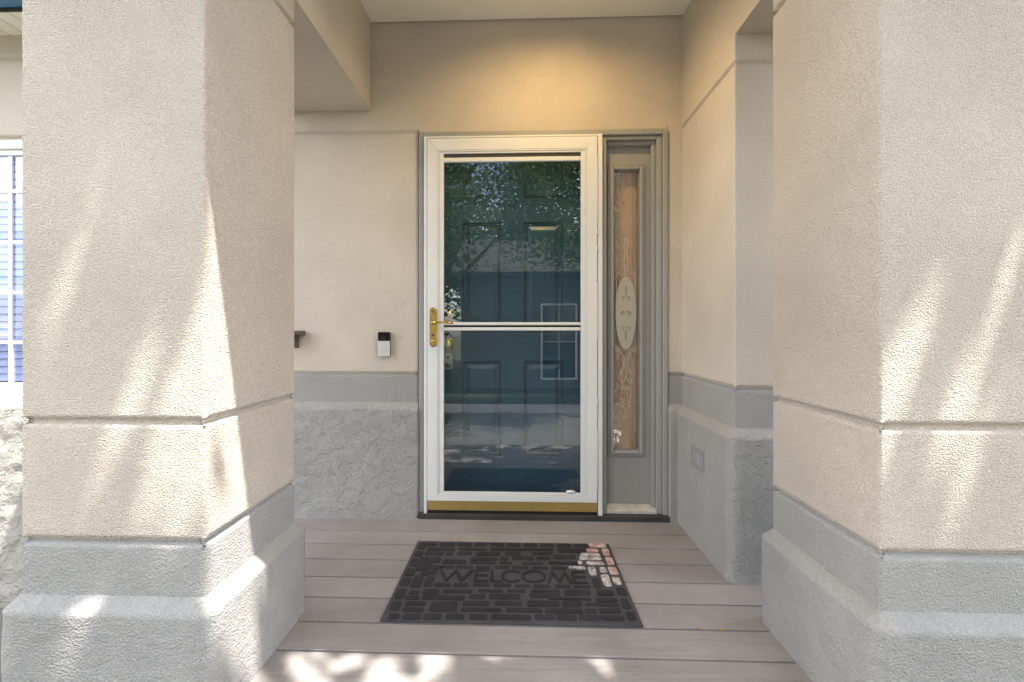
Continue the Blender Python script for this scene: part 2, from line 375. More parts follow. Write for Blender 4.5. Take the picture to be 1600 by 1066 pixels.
# ------------------------------------------------------------------ house wall with its grooves, plinth and openings
WY = 2.45
hw = thing('house_wall', (0, WY, GZ), 'cream stucco house wall behind the doorway, with grooves and a grey textured base', 'wall')
ctrl = [(GZ, .032), (.598, .032), (.634, 0)]+groove(.793)+groove(2.145)+groove(2.60)+[(2.8, 0)]
DOORX = (-.553, .817); DOORZ = 2.137; WIN = (-4.3, -2.45, .65, 2.125)
def wall_sheet(name, x0, x1, z0, z1, m, amp, f, step=.009, endl=False, endr=False, flat=False):
    n = max(2, int((x1-x0)/step)); xs = list(np.linspace(x0, x1, n))
    zs = zsamples(z0, z1, ctrl, step)
    rows = []
    pts = [(x, 0) for x in xs]
    if endl: pts = [(x0, .05), (x0, .02)]+[(x0, .006), (x0+.003, .001)]+pts[1:]
    if endr: pts = pts[:-1]+[(x1-.003, .001), (x1, .006), (x1, .02), (x1, .05)]
    V = np.zeros((len(pts), len(zs), 3))
    for j, z in enumerate(zs):
        o = prof(ctrl, z)
        if flat: o = 0
        for i, (x, dy) in enumerate(pts):
            p = Vector((x, WY, z)); o2 = 0 if (z > 2.3 and x > -1.28) or (z > 2.12 and x > -.552) else o; V[i, j] = (x, WY-o2+dy-rough(p, amp, f) if dy < .04 else WY+.05, z)
    return gridobj(name, V, m, hw)
for nm, x0, x1, el, er in (('wall_panel', -2.45, DOORX[0], False, True), ('side_strip', DOORX[1], .93, True, False)):
    wall_sheet(nm, x0, x1, .793, 2.158, M_CREAM2, .0009, 75, endl=el, endr=er)
    wall_sheet('grey_band', x0, x1, .634, .793, M_GREY, .0012, 60, endl=el, endr=er)
    wall_sheet('grey_base', x0, x1, GZ if x0 < -1 else 0, .634, M_GREYS if x0 < -1 else M_GREYR, .0028, 22, endl=el, endr=er)
wall_sheet('header_panel', -2.45, .93, 2.158, 2.79, M_CREAM2, .0009, 75)
wall_sheet('header_panel', DOORX[0]+.001, DOORX[1]-.001, 2.125, 2.158, M_CREAM2, .0009, 75, flat=True)
wall_sheet('wall_panel', -6, -2.45, 2.125, 2.79, M_CREAM2, .0009, 75, step=.02)
wall_sheet('pale_base', -6, -2.45, GZ, .634, M_STONE, .006, 16, step=.012)
MB().box(-6, -4.3, WY+.0, WY+.03, .634, 2.125).obj('wall_panel', M_CREAM2, hw)
MB().box(-4.3, -2.45, WY-.012, WY+.04, .60, .65).obj('window_ledge', M_VINYL, hw, bevel=.003)
bk = MB()
for x0, x1, z0, z1 in ((-6, -2.46, GZ, .62), (-6, -4.32, .62, 2.13), (-2.44, DOORX[0]-.0, GZ, 2.145), (-6, DOORX[0], 2.15, 2.79), (DOORX[1], 1.3, GZ, 2.145), (DOORX[0]+.002, 1.3, 2.15, 2.79)):
    bk.box(x0, x1, WY+.03, WY+.22, z0, z1)
bk.obj('wall_core', M_CREAM2, hw)

# ------------------------------------------------------------------ columns
def pcol(zs_): return zs_
colctrl = [(GZ, .035), (.302, .036), (.334, 0)]+groove(.476)+groove(.792)+groove(2.150)+[(2.9, 0)]
def column(x0, x1, label):
    rect = (x0, x1, 1.13, 1.597)
    t = thing('porch_column', ((x0+x1)/2, 1.36, GZ), label, 'column', 'square stucco porch columns')
    loft('shaft', rect, .476, 2.262, colctrl, M_CREAM, t, .0011, 75, step=.0085)
    loft('grey_band', rect, .334, .476, colctrl, M_GREY, t, .0013, 70, step=.0085)
    loft('plinth', rect, GZ, .334, colctrl, M_GREYR, t, .0016, 50, step=.0095)
    return t
column(-1.320, -.821, 'left square stucco porch column, cream above a grey stepped plinth, sun streaks down its inner side')
column(.901, 1.372, 'right square stucco porch column, cream above a grey stepped plinth, beside the side opening')
# ------------------------------------------------------------------ stub wall on the right
sw = thing('side_wall', (1.13, 2.15, GZ), 'stub wall right of the sidelight, cream stucco over a grey base with a small vent', 'wall')
swctrl = [(GZ, .036), (.592, .037), (.628, 0)]+groove(.793)+groove(2.145)+[(2.9, 0)]
rect = (.896, 1.36, 1.862, 2.60)
loft('wall_panel', rect, .793, 2.262, swctrl, M_CREAM2, sw, .0009, 75)
loft('grey_band', rect, .628, .793, swctrl, M_GREY, sw, .0012, 60)
gb = loft('grey_base', rect, GZ, .628, swctrl, M_GREY, sw, .0016, 34)
gb.data.materials.append(M_GREYS)
for p_ in gb.data.polygons:
    if p_.normal.y < -.7: p_.material_index = 1                       # rough trowelled end, smoother inner face

# ------------------------------------------------------------------ beams, ceiling, roof
flatc = [(2.2, 0), (2.9, 0)]
def beam(name, x0, x1, y0, y1, label, z0=2.262):
    t = thing(name, ((x0+x1)/2, (y0+y1)/2, z0), label, 'beam')
    loft('beam_side', (x0, x1, y0, y1), z0, 2.788, flatc, M_CREAM2, t, .0008, 75, step=.012)
    MB().box(x0+.002, x1-.002, y0+.002, y1-.002, z0+.001, z0+.03).obj('beam_underside', M_CREAM2, t)
    return t
beam('porch_beam', -1.312, -.823, 1.13, 2.444, 'left stucco beam running from the left column back to the house wall')
beam('porch_beam', .899, 1.372, 1.13, 2.60, 'right stucco beam running over the side opening to the stub wall')
ce = MB(); y = 2.428
ce.box(-.822, .898, 2.430, 2.443, 2.766, 2.771)                       # trim channel at the wall
k = 0
while y > .99:
    y1 = max(y-.0762, .945)
    ce.prism([(y1+.003, 2.786), (y1+.003, 2.783), (y1+.014, 2.773), (y-.012, 2.773), (y-.004, 2.783), (y-.004, 2.786)], 'x', -.822, .898)
    y -= .0762
ce.box(-.822, .898, .945, 2.443, 2.790, 2.795)
c_ = ce.obj('porch_ceiling', M_SOFFIT, loc=(0, 2, 2.77)); c_.location.z += .012; tag(c_, 'cream slatted soffit ceiling above the front door', 'ceiling')
rf = thing('porch_roof', (0, 1.7, 2.8), 'porch roof with overhanging eaves over the columns', 'roof')
MB().box(-1.84, 1.92, .94, 2.2, 2.81, 2.89).box(-6.2, 1.92, 2.203, 2.75, 2.81, 2.89).obj('roof_deck', M_ROOF, rf)
MB().box(-1.865, 1.94, .915, .938, 2.70, 2.875).box(-1.865, -1.842, .94, 2.18, 2.70, 2.875).box(1.922, 1.94, .94, 2.2, 2.70, 2.875).obj('fascia', M_TRIM, rf, bevel=.002)
sf = MB()
def soff(x0, x1, y0, y1):
    n = int((x1-x0)/.1016); 
    for i in range(n):
        a = x0+(x1-x0)*i/n; b = x0+(x1-x0)*(i+1)/n
        sf.prism([(a+.0035, 2.752), (b-.0035, 2.752), (b-.0035, 2.742), (b-.009, 2.737), (a+.009, 2.737), (a+.0035, 2.742)], 'y', y0, y1)
soff(-1.84, -1.32, .94, 2.20); soff(1.39, 1.92, .94, 2.2)
soff(-6.2, -1.30, 2.262, 2.45)
sf.box(-6.2, 1.92, 2.262, 2.44, 2.756, 2.790)
sf.obj('soffit', M_SOFFIT, rf)
MB().box(-6.2, -1.87, 2.250, 2.260, 2.727, 2.76).obj('drip_edge_shadow', M_DARK, rf)  # dark strip: shadow line of gutter and drip edge, put into the colour
MB().box(-6.2, -1.87, 2.13, 2.248, 2.742, 2.84).obj('gutter', M_GUTTER, rf, bevel=.004)

# recessed ceiling light in the porch: it is lit, its glow shows on the header
lt = thing('ceiling_light', (.17, 1.88, 2.784), 'round recessed ceiling light in the porch soffit above the door, lit', 'light')
MB().lathe((.17, 1.88, 2.7845), (0, 0, 1), [(-.001, .045), (-.006, .048), (-.006, .068), (.0, .072)], 32).obj('trim_ring', M_WHITE, lt, smooth=True)
em = bpy.data.materials.new('lamp_glow'); em.use_nodes = True
eb = em.node_tree.nodes['Principled BSDF']; eb.inputs['Emission Color'].default_value = (1, .66, .3, 1); eb.inputs['Emission Strength'].default_value = 6
MB().lathe((.17, 1.88, 2.7835), (0, 0, 1), [(-.004, 0), (-.002, .044)], 32).obj('bulb', em, lt, smooth=True)
ld = bpy.data.lights.new('lamp', 'SPOT'); lo = bpy.data.objects.new('lamp', ld); COL.objects.link(lo); lo.parent = lt
lo.location = (0, 0, -.012); ld.energy = 15; ld.color = (1, .66, .28); ld.spot_size = R(150); ld.spot_blend = .9; ld.shadow_soft_size = .06
lo.rotation_euler = (R(9), 0, 0)

# ------------------------------------------------------------------ door frame (jambs, trim, threshold)
df = thing('door_frame', (.13, 2.44, 0), 'taupe painted frame and trim round the front door and sidelight', 'door frame')
def hframe(mb, x0, x1, z0, z1, wl, wr, wt, wb, y0, y1):
    mb.box(x0, x0+wl, y0, y1, z0, z1).box(x1-wr, x1, y0, y1, z0, z1)
    if wt: mb.box(x0+wl, x1-wr, y0, y1, z1-wt, z1)
    if wb: mb.box(x0+wl, x1-wr, y0, y1, z0, z0+wb)
mb = MB(); hframe(mb, -.551, .815, .012, 2.137, .026, .026, .03, 0, 2.433, 2.60)
mb.obj('casing', M_TRIM, df, bevel=.004)
mb = MB(); hframe(mb, -.5245, .7885, .012, 2.1065, .02, .030, .022, 0, 2.447, 2.60)
mb.obj('casing', M_TRIM, df, bevel=.005)
mb = MB(); hframe(mb, .4835, .758, .03, 2.084, .008, .022, .02, 0, 2.468, 2.60)
mb.obj('stop_moulding', M_TRIM, df, bevel=.004)
MB().box(.444, .4835, 2.440, 2.60, .012, 2.084).obj('mullion', M_TRIM, df, bevel=.004)
MB().box(-.551, .815, 2.405, 2.60, .0, .030).obj('threshold', M_DARK, df, bevel=.003)
MB().prism([(2.435, .031), (2.515, .031), (2.515, .066), (2.435, .05)], 'x', .485, .757).obj('sill', M_TRIML, df, bevel=.003)
MB().box(-.556, -.551, 2.436, 2.446, .63, 2.14).obj('caulk', M_WOOD, df)

# sidelight panel
sl = thing('sidelight', (.61, 2.5, .06), 'narrow sidelight panel beside the door with etched oval glass', 'sidelight')
GX0, GX1, GZ0, GZ1 = .535, .675, .365, 1.932
mb = MB(); hframe(mb, .4915, .736, .066, 2.064, GX0-.4915, .736-GX1, 2.064-GZ1, GZ0-.066, 2.500, 2.54)
mb.obj('panel', M_TRIM, sl, bevel=.001)
mb = MB(); hframe(mb, GX0-.034, GX1+.034, GZ0-.034, GZ1+.034, .012, .012, .012, .012, 2.488, 2.4995)
mb.obj('moulding', M_TRIM, sl, bevel=.004)
mb = MB(); hframe(mb, GX0-.0215, GX1+.0215, GZ0-.0215, GZ1+.0215, .020, .020, .020, .020, 2.480, 2.4995)
mb.obj('moulding', M_TRIM, sl, bevel=.006)
MB().box(GX0, GX1, 2.508, 2.512, GZ0, GZ1).obj('pane', M_GLASS2, sl)
cx = (GX0+GX1)/2
# frosted oval, its border and scrolls (etched into the pane)
zc = 1.135; rx = .058; rz = .205
n = 64; pts = [(cx+rx*math.cos(2*math.pi*i/n), zc+rz*math.sin(2*math.pi*i/n)*(1 if i < n/2 else 1)) for i in range(n)]
MB().prism(pts, 'y', 2.5055, 2.5072).obj('etched_oval', M_FROST, sl)
lm = MB(); lu = MB()
def curve(pts, r=.0011, m=None): (m or lm).tube([(cx+x, 2.5045, z) for x, z in pts], r*1.45 if m is None else r, 6)
def arc(cx_, cz, r0, r1, a0, a1, n=16): return [(cx_+(r0+(r1-r0)*i/n)*math.cos(R(a0+(a1-a0)*i/n)), cz+(r0+(r1-r0)*i/n)*math.sin(R(a0+(a1-a0)*i/n))) for i in range(n+1)]
for s in (-1, 1):
    f = lambda L: [(s*x, z) for x, z in L]
    curve(f(arc(.040, zc+.215, .016, .004, -60, 260)), .0022, lu)            # hooks over the oval
    curve(f([(.056, zc+.20), (.052, zc+.16), (.0525, zc+.1), (.054, zc)]), .0018, lu)
    curve(f(arc(.042, zc-.205, .018, .004, 60, -250)), .0018)
    curve(f([(.03, zc-.222), (.015, zc-.245), (.004, zc-.27), (.01, zc-.30), (.028, zc-.335), (.036, zc-.36), (.030, zc-.385), (.016, zc-.392), (.004, zc-.37), (.0, zc-.34), (-.008, zc-.30), (-.016, zc-.27)]), .0015)
    curve(f(arc(.026, zc-.335, .012, .003, 100, 420)), .0013)
    curve(f([(.008, zc-.405), (.022, zc-.43), (.028, zc-.47), (.018, zc-.505), (.012, zc-.515)]), .0014)
    curve(f(arc(.010, zc-.42, .009, .003, 180, 480)), .0012)
    curve(f(arc(.020, zc-.52, .009, .003, 200, 500)), .0012)
    curve(f([(.012, zc-.53), (.004, zc-.555), (.008, zc-.575), (.002, zc-.59)]), .0013)
    curve(f([(.006, zc+.21), (.010, zc+.27), (.006, zc+.33), (.010, zc+.38), (.002, zc+.42)]), .0020, lu)
    curve(f(arc(.014, zc+.26, .012, .003, 90, 400)), .0018, lu)
lm.obj('etched_scrolls', M_LINE, sl); lu.obj('etched_scrolls', M_LINE, sl)
DM = {0: MB(), .085: MB(), -.085: MB()}
for s in (-1, 1):
    for z0 in (0, .085, -.085):
        dm = DM[z0]
        r_ = .012 if z0 else .015
        curve([(s*x, z) for x, z in arc(.011, zc+z0, r_, .004, -90, 200)], .0011, dm)
    dm = DM[0]; curve([(s*x, z) for x, z in arc(.025, zc, .009, .003, 120, 440)], .0010, dm)
    curve([(s*x, z) for x, z in [(0, zc+.15), (.007, zc+.13), (0, zc+.112), (.004, zc+.10)]], .0010, DM[.085])
    curve([(s*x, z) for x, z in [(0, zc-.155), (.006, zc-.135), (0, zc-.115), (.004, zc-.10)]], .0010, DM[-.085])
for dm in DM.values():
    dm.v = [(p[0], p[1]-.0005, p[2]) for p in dm.v]; dm.obj('cut_pattern', M_LINED, sl)
# curtain with soft folds behind the pane
mb = MB(); n = 40; vs = []
for i in range(n+1):
    x = .49+.25*i/n; yy = 2.545+.004*math.sin(i*.45)
    vs += [(x, yy, .07), (x, yy+.003*math.sin(i*1.7), 2.06)]
mb.add(vs, [(2*i, 2*i+2, 2*i+3, 2*i+1) for i in range(n)])
mb.box(.485, .745, 2.58, 2.60, .066, 2.07)
mb.obj('curtain', M_CURT, sl, smooth=True)

# ------------------------------------------------------------------ entry door (behind the storm door)
ed = thing('entry_door', (-.03, 2.56, .03), 'slate blue six-panel front door behind the storm door glass', 'door')
DY = 2.56
px = [(-.327, -.099), (.030, .259)]
pz = [(.308, .860), (1.02, 1.664), (1.802, 2.03)]
mb = MB()
X0, X1, Z0, Z1 = -.50, .44, .031, 2.10
zs = [Z0]+[z for a in pz for z in a]+[Z1]
xs = [X0, px[0][0], px[0][1], px[1][0], px[1][1], X1]
for i in range(5):
    for j in range(len(zs)-1):
        if i in (1, 3) and j in (1, 3, 5): continue
        mb.add([(xs[i], DY, zs[j]), (xs[i+1], DY, zs[j]), (xs[i+1], DY, zs[j+1]), (xs[i], DY, zs[j+1])], [(0, 1, 2, 3)])
for a, b in px:
    for c, d in pz:
        L = []
        for ins, dy in ((0, 0), (.002, .015), (.009, .015), (.013, .005), (.020, .012), (.026, .012), (.048, .002)):
            L += [(a+ins, DY+dy, c+ins), (b-ins, DY+dy, c+ins), (b-ins, DY+dy, d-ins), (a+ins, DY+dy, d-ins)]
        fs = []
        for k in range(6):
            for q in range(4):
                r = (q+1) % 4; fs.append((k*4+q, k*4+r, k*4+4+r, k*4+4+q))
        fs.append((24, 25, 26, 27)); mb.add(L, fs)
mb.box(X0, X1, DY+.018, DY+.05, Z0, Z1)
mb.obj('door_slab', M_DOOR, ed)
MB().lathe((-.405, DY, 1.126), (0, -1, 0), [(.001, .034), (.008, .033), (.014, .026), (.018, .024), (.022, .010), (.023, 0)]).obj('deadbolt', M_BRASS, ed, smooth=True)
MB().lathe((-.405, DY, .960), (0, -1, 0), [(.001, .034), (.007, .033), (.012, .015), (.030, .012), (.036, .020), (.048, .029), (.060, .028), (.068, .018), (.071, 0)]).obj('knob', M_BRASS, ed, smooth=True)
MB().box(-.24, -.17, DY-.002, DY-.0005, .30, .302).box(.262, .29, DY-.004, DY-.001, .625, .655).obj('sensor_plate', M_DOOR, ed, bevel=.001)
# realtor lock box on the knob
lb = thing('lockbox', (-.40, DY-.05, .82), 'grey key lockbox hanging from the brass door knob behind the storm glass', 'lockbox')
MB().prism([(-.428, .815), (-.372, .815), (-.376, .88), (-.385, .905), (-.415, .905), (-.424, .88)], 'y', DY-.06, DY-.02).obj('body', M_STEEL, lb, bevel=.004)
MB().box(-.415, -.385, DY-.064, DY-.061, .825, .845).obj('release_tab', M_BLK, lb, bevel=.001)
MB().box(-.412, -.388, DY-.064, DY-.061, .872, .892).obj('dial_window', M_BLK, lb, bevel=.001)
MB().tube([(-.415, DY-.04, .905), (-.415, DY-.04, .95)]+[(-.400+.015*math.cos(R(a))*1, DY-.04, .955+.012*math.sin(R(a))) for a in range(160, 0, -20)]+[(-.385, DY-.04, .905)], .0045, 8).obj('shackle', M_BLK, lb, smooth=True)

# ------------------------------------------------------------------ storm door
sdr = thing('storm_door', (-.03, 2.425, .02), 'white aluminium storm door with upper and lower glass panes and gold sweep', 'storm door')
SY = 2.410
mb = MB()                                                            # outer z-bar frame
mb.box(-.5195, -.503, SY+.004, 2.446, .012, 2.103).box(.4335, .457, SY+.002, 2.446, .012, 2.103).box(-.503, .4335, SY+.004, 2.446, 2.0935, 2.103)
mb.obj('outer_frame', M_WHITE, sdr, bevel=.0025)
mb = MB()
def mitre(mb, x0, x1, z0, z1, wl, wr, wt, wb, y0, y1):
    o = [(x0, z0), (x1, z0), (x1, z1), (x0, z1)]; i = [(x0+wl, z0+wb), (x1-wr, z0+wb), (x1-wr, z1-wt), (x0+wl, z1-wt)]
    for k in range(4):
        j = (k+1) % 4; mb.prism([o[k], o[j], i[j], i[k]], 'y', y0, y1)
mitre(mb, -.500, .429, .100, 2.089, .056, .056, .064, .034, SY, SY+.028)
mb.obj('door_rails', M_WHITE, sdr, bevel=.0022)
mb = MB(); mitre(mb, -.4435, .3725, .1345, 2.0245, .008, .008, .008, .008, SY+.001, SY+.02); mb.obj('glazing_bead', M_WHITE, sdr, bevel=.0025)
mb = MB(); mitre(mb, -.4345, .3635, .1435, 2.0155, .025, .023, .009, .004, SY+.004, SY+.022); mb.obj('glazing_bead', M_WHITE, sdr, bevel=.004)
GXa, GXb = -.4090, .3400
MB().box(GXa, GXb, SY+.010, SY+.022, 1.985, 2.0058).obj('screen_housing_gap', M_DARK, sdr)
MB().box(GXa, GXb, SY+.003, SY+.021, 1.960, 1.984).obj('top_bar', M_WHITE, sdr, bevel=.003)
MB().box(GXa, GXb, SY+.006, SY+.020, 1.064, 1.080).obj('upper_sash_bar', M_WHITE, sdr, bevel=.003)
MB().box(GXa, GXb, SY+.009, SY+.021, 1.0525, 1.0635).obj('sash_gap', M_SEAL, sdr)
MB().box(GXa, GXb, SY+.002, SY+.022, 1.034, 1.052).obj('lower_sash_bar', M_WHITE, sdr, bevel=.004)
MB().box(GXa, GXb, SY+.012, SY+.0145, 1.080, 1.960).obj('upper_pane', M_GLASS, sdr)
MB().box(GXa, GXb, SY+.016, SY+.0185, .148, 1.034).obj('lower_pane', M_GLASS, sdr)
MB().box(-.500, .429, SY+.003, SY+.024, .048, .0992).obj('sweep', M_GOLD, sdr, bevel=.002)
MB().box(-.498, .427, SY+.008, SY+.02, .032, .0478).obj('sweep_seal', M_SEAL, sdr)
for z0, z1 in ((1.62, 1.99), (.99, 1.30), (.56, .60), (.18, .50)):
    MB().box(.4295, .4332, SY-.001, SY+.012, z0, z1).obj('hinge_leaf', M_SATIN, sdr, bevel=.0008)
for z in (1.88, 1.80, 1.56, 1.47, .65, .63, .42, .35):
    MB().lathe((.4312, SY-.001, z), (0, 0, 1), [(0, .0035), (.022, .0035), (.022, 0)], 10).obj('hinge_pin', M_SATIN, sdr)
# brass handle
h = thing('x', (0, 0, 0), '', ''); bpy.data.objects.remove(h)
pl = []
for a in range(0, 181, 15): pl.append((-.465+.0195*math.cos(R(a)), 1.142+.0195*math.sin(R(a))))
for a in range(180, 361, 15): pl.append((-.465+.0195*math.cos(R(a)), .964+.0195*math.sin(R(a))))
hp = MB().prism(pl, 'y', SY-.001, SY-.005, .004, SY-.008).obj('handle_plate', M_BRASS, sdr)
MB().lathe((-.465, SY-.006, 1.078), (0, -1, 0), [(0, .013), (.012, .012), (.02, .009), (.03, .009), (.034, .004), (.035, 0)]).tube([(-.465, SY-.036, 1.078), (-.44, SY-.042, 1.079), (-.405, SY-.044, 1.080), (-.37, SY-.038, 1.076), (-.352, SY-.034, 1.074)], [.008, .0065, .006, .0065, .004], 10).obj('lever', M_BRASS, hp, smooth=True)
MB().lathe((-.465, SY-.006, .975), (0, -1, 0), [(0, .012), (.006, .011), (.008, .005), (.009, 0)]).obj('lock_cylinder', M_BRASS, hp, smooth=True)
MB().lathe((-.465, SY-.006, 1.01), (0, -1, 0), [(0, .007), (.004, .006), (.005, 0)]).lathe((-.465, SY-.006, 1.138), (0, -1, 0), [(0, .005), (.002, .005), (.003, 0)]).obj('screw', M_DARK, hp)
# little white peeling sticker curl at the foot of the lower pane
MB().tube([(.262, SY+.008, .156), (.285, SY+.006, .158), (.308, SY+.008, .155)], [.006, .008, .006], 8).obj('sticker_curl', M_VINYL, sdr, smooth=True)

# ------------------------------------------------------------------ doorbell
db = thing('doorbell', (-.744, 2.447, .891), 'black and silver video doorbell on the wall left of the door', 'doorbell')
BY = 2.449
MB().box(-.7760, -.7120, BY-.022, BY, .894, 1.024).obj('back_plate', M_BLK, db, bevel=.003)
MB().box(-.7775, -.7110, BY-.027, BY-.0225, .8915, .977).obj('face_plate', M_SATIN, db, bevel=.002)
MB().box(-.7775, -.7110, BY-.027, BY-.0225, .9785, 1.0265).obj('camera_panel', M_BLK, db, bevel=.002)
MB().lathe((-.744, BY-.027, .990), (0, -1, 0), [(0, .009), (.003, .008), (.004, .006), (.003, 0)]).obj('lens', M_BLK, db, smooth=True)
MB().lathe((-.744, BY-.027, .937), (0, -1, 0), [(0, .0135), (.0025, .0135), (.0025, .0115), (.001, .011), (.0015, .009), (.0015, 0)], 32).obj('button', M_SATIN, db, smooth=False)

# ------------------------------------------------------------------ wall ledge by the left column
ws = thing('wall_shelf', (-1.35, 2.44, .93), 'small brown ledge on the wall just past the left column', 'shelf')
MB().box(-1.60, -1.197, 2.33, 2.449, 1.010, 1.034).obj('ledge', M_WOOD, ws, bevel=.003)
MB().prism([(2.448, .935), (2.448, 1.0095), (2.36, 1.0095), (2.42, .97)], 'x', -1.26, -1.235).obj('bracket', M_WOOD, ws, bevel=.002)

# ------------------------------------------------------------------ low vent on the stub wall
vt = thing('wall_vent', (.858, 2.14, .42), 'small grey louvred vent cover low on the right stub wall', 'vent')
VX = .857; y0, y1, z0, z1 = 2.070, 2.212, .375, .475
mb = MB(); mb.box(VX-.006, VX+.004, y0, y0+.010, z0, z1).box(VX-.006, VX+.004, y1-.010, y1, z0, z1).box(VX-.006, VX+.004, y0+.010, y1-.010, z1-.010, z1).box(VX-.006, VX+.004, y0+.010, y1-.010, z0, z0+.010)
mb.obj('cover_frame', M_VENT, vt, bevel=.003)
mb = MB()
for k in range(4):
    a = y0+.014+k*.030; mb.prism([(VX+.004, a), (VX-.004, a+.004), (VX-.004, a+.020), (VX+.004, a+.024)], 'z', z0+.012, z1-.012)
mb.obj('louvres', M_VENT, vt, bevel=.001)
MB().box(VX+.0045, VX+.008, y0+.008, y1-.008, z0+.008, z1-.008).obj('backing', M_DARK, vt)

# ------------------------------------------------------------------ left window
wn = thing('window', (-3.37, 2.45, .65), 'white grid window with louvred shutters in the wall beyond the left column', 'window')
x0, x1, z0, z1 = WIN
mb = MB(); mitre(mb, x0, x1, z0, z1, .05, .05, .05, .05, WY-.02, WY+.05); mb.obj('frame', M_VINYL, wn, bevel=.004)
mb = MB(); mitre(mb, x0+.051, x1-.051, z0+.051, z1-.051, .03, .03, .03, .03, WY-.005, WY+.05); mb.obj('sash', M_VINYL, wn, bevel=.003)
mb = MB()
for x in (-2.93, -3.33, -3.73): mb.box(x-.011, x+.011, WY+.003, WY+.0115, z0+.082, z1-.082)
xs_ = [x0+.082, -3.742, -3.718, -3.342, -3.318, -2.942, -2.918, x1-.082]
for z in (1.84, 1.545, 1.255, .967):
    for a, b in zip(xs_[::2], xs_[1::2]): mb.box(a, b, WY+.004, WY+.0112, z-.010, z+.010)
mb.obj('grille', M_VINYL, wn)
MB().box(x0+.0815, x1-.0815, WY+.012, WY+.0155, z0+.0815, z1-.0815).obj('pane', M_GLASS3, wn)
mb = MB()
z = z0+.09
while z < z1-.1:
    mb.prism([(WY+.044, z), (WY+.050, z-.002), (WY+.066, z+.037), (WY+.060, z+.039)], 'x', x0+.09, x1-.09); z += .044
mb.obj('shutter_louvres', M_VINYL, wn)
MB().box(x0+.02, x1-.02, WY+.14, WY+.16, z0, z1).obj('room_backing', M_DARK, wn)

# ------------------------------------------------------------------ doormat
dmt = thing('doormat', (-.0275, 1.85, .001), 'black rubber doormat with stone pattern and the word WELCOME, worn pale at one corner', 'doormat')
stones = [(-416,-282,42,39,0),(-354,-280,71,38,0),(-280,-278,65,38,0),(-199,-276,69,36,0),(-116,-275,69,34,0),(-34,-273,71,35,0),(-430,-222,39,62,0),(-359,-206,80,27,0),(-358,-241,83,29,0),(-251,-218,106,63,0),(-131,-197,101,29,0),(-108,-235,151,29,0),(-10,-194,104,29,0),(-379,-169,50,28,0),(-259,-164,165,32,0),(-131,-154,65,37,0),(-25,-152,123,36,0),(-430,-143,39,71,0),(-380,-133,43,31,0),(-315,-127,69,36,0),(-211,-122,114,28,0),(-82,-115,98,22,0),(20,-112,73,22,0),(-279,-80,69,29,0),(-205,-78,63,29,0),(-123,-76,69,27,0),(-36,-75,71,27,0),(-432,-64,39,62,0),(-385,-60,41,95,0),(-336,-55,34,77,0),(-333,31,30,76,0),(-367,36,32,112,0),(-395,81,37,121,0),(-430,9,43,64,0),(-430,88,41,68,0),(-430,164,37,53,0),(-430,237,36,69,0),(-280,55,69,24,0),(-203,56,73,23,0),(-122,58,71,24,0),(-43,60,66,26,0),(-346,112,53,52,0),(-254,100,102,39,0),(-127,93,113,23,0),(-28,97,58,23,0),(-126,126,123,33,0),(-36,134,38,33,0),(-358,168,85,40,0),(-288,170,37,27,0),(-221,176,70,34,0),(-112,174,114,36,0),(1,178,73,37,0),(-218,139,162,17,0),(-332,208,134,32,0),(-187,213,134,24,0),(-29,216,150,28,0),(-386,254,46,35,0),(-314,255,73,36,0),(-231,258,72,36,0),(-152,261,62,36,0),(-74,263,70,36,0),(4,264,68,36,0),(87,263,66,36,0),(165,266,70,36,0),(243,266,66,38,0),(324,266,63,40,0),(118,221,150,26,0),(278,214,133,43,0),(139,184,100,29,0),(236,157,101,39,0),(139,140,64,31,0),(46,138,98,34,0),(89,96,98,21,0),(226,104,130,26,0),(37,60,71,24,0),(122,62,73,26,0),(203,63,69,24,0),(44,-77,64,23,0),(122,-76,71,23,0),(204,-75,64,23,0),(281,-74,71,23,0),(135,-108,116,20,0),(257,-116,105,39,0),(26,-111,83,18,0),(131,-138,119,32,0),(44,-146,41,30,0),(224,-157,165,18,0),(122,-190,123,41,0),(229,-188,76,41,0),(341,-189,127,23,0),(194,-232,137,30,0),(293,-227,46,30,0),(50,-232,134,27,0),(36,-272,72,31,0),(123,-270,72,31,0),(200,-268,75,32,0),(279,-266,72,33,0),(363,-266,84,32,0),(345,-45,34,77,0),(365,-115,66,39,0),(363,-161,83,26,0),(362,-224,80,33,0),(433,-102,33,59,0),(430,-179,33,69,0),(431,-252,30,54,0),(406,270,84,40,1),(373,219,57,35,1),(432,206,37,66,1),(436,129,32,67,1),(432,48,36,66,1),(356,180,92,28,2),(351,148,102,31,2),(301,112,20,30,2),(366,108,78,30,2),(281,66,73,23,2),(343,42,34,72,2),(390,54,31,43,2),(388,-27,36,88,2),(431,-28,33,55,2)]
def rrect(x, y, w, h, rnd):
    pts = []; r = min(w, h)*.27
    for cx_, cy_, a0 in ((x+w/2-r, y+h/2-r, 0), (x-w/2+r, y+h/2-r, 90), (x-w/2+r, y-h/2+r, 180), (x+w/2-r, y-h/2+r, 270)):
        jx, jy = rnd.uniform(-1, 1)*min(w, h)*.07, rnd.uniform(-1, 1)*min(w, h)*.07
        for k in range(4):
            a = R(a0+30*k); pts.append((cx_+jx+r*math.cos(a), cy_+jy+r*math.sin(a)))
    return pts
ox, oy = -.0275, 1.85
MB().prism([(ox-.462, oy-.302), (ox+.462, oy-.302), (ox+.462, oy+.292), (ox-.462, oy+.292)], 'z', .001, .006, .003, .0075).obj('base', M_RUBB, dmt)
rnd = random.Random(3)
mb = MB(); done = []
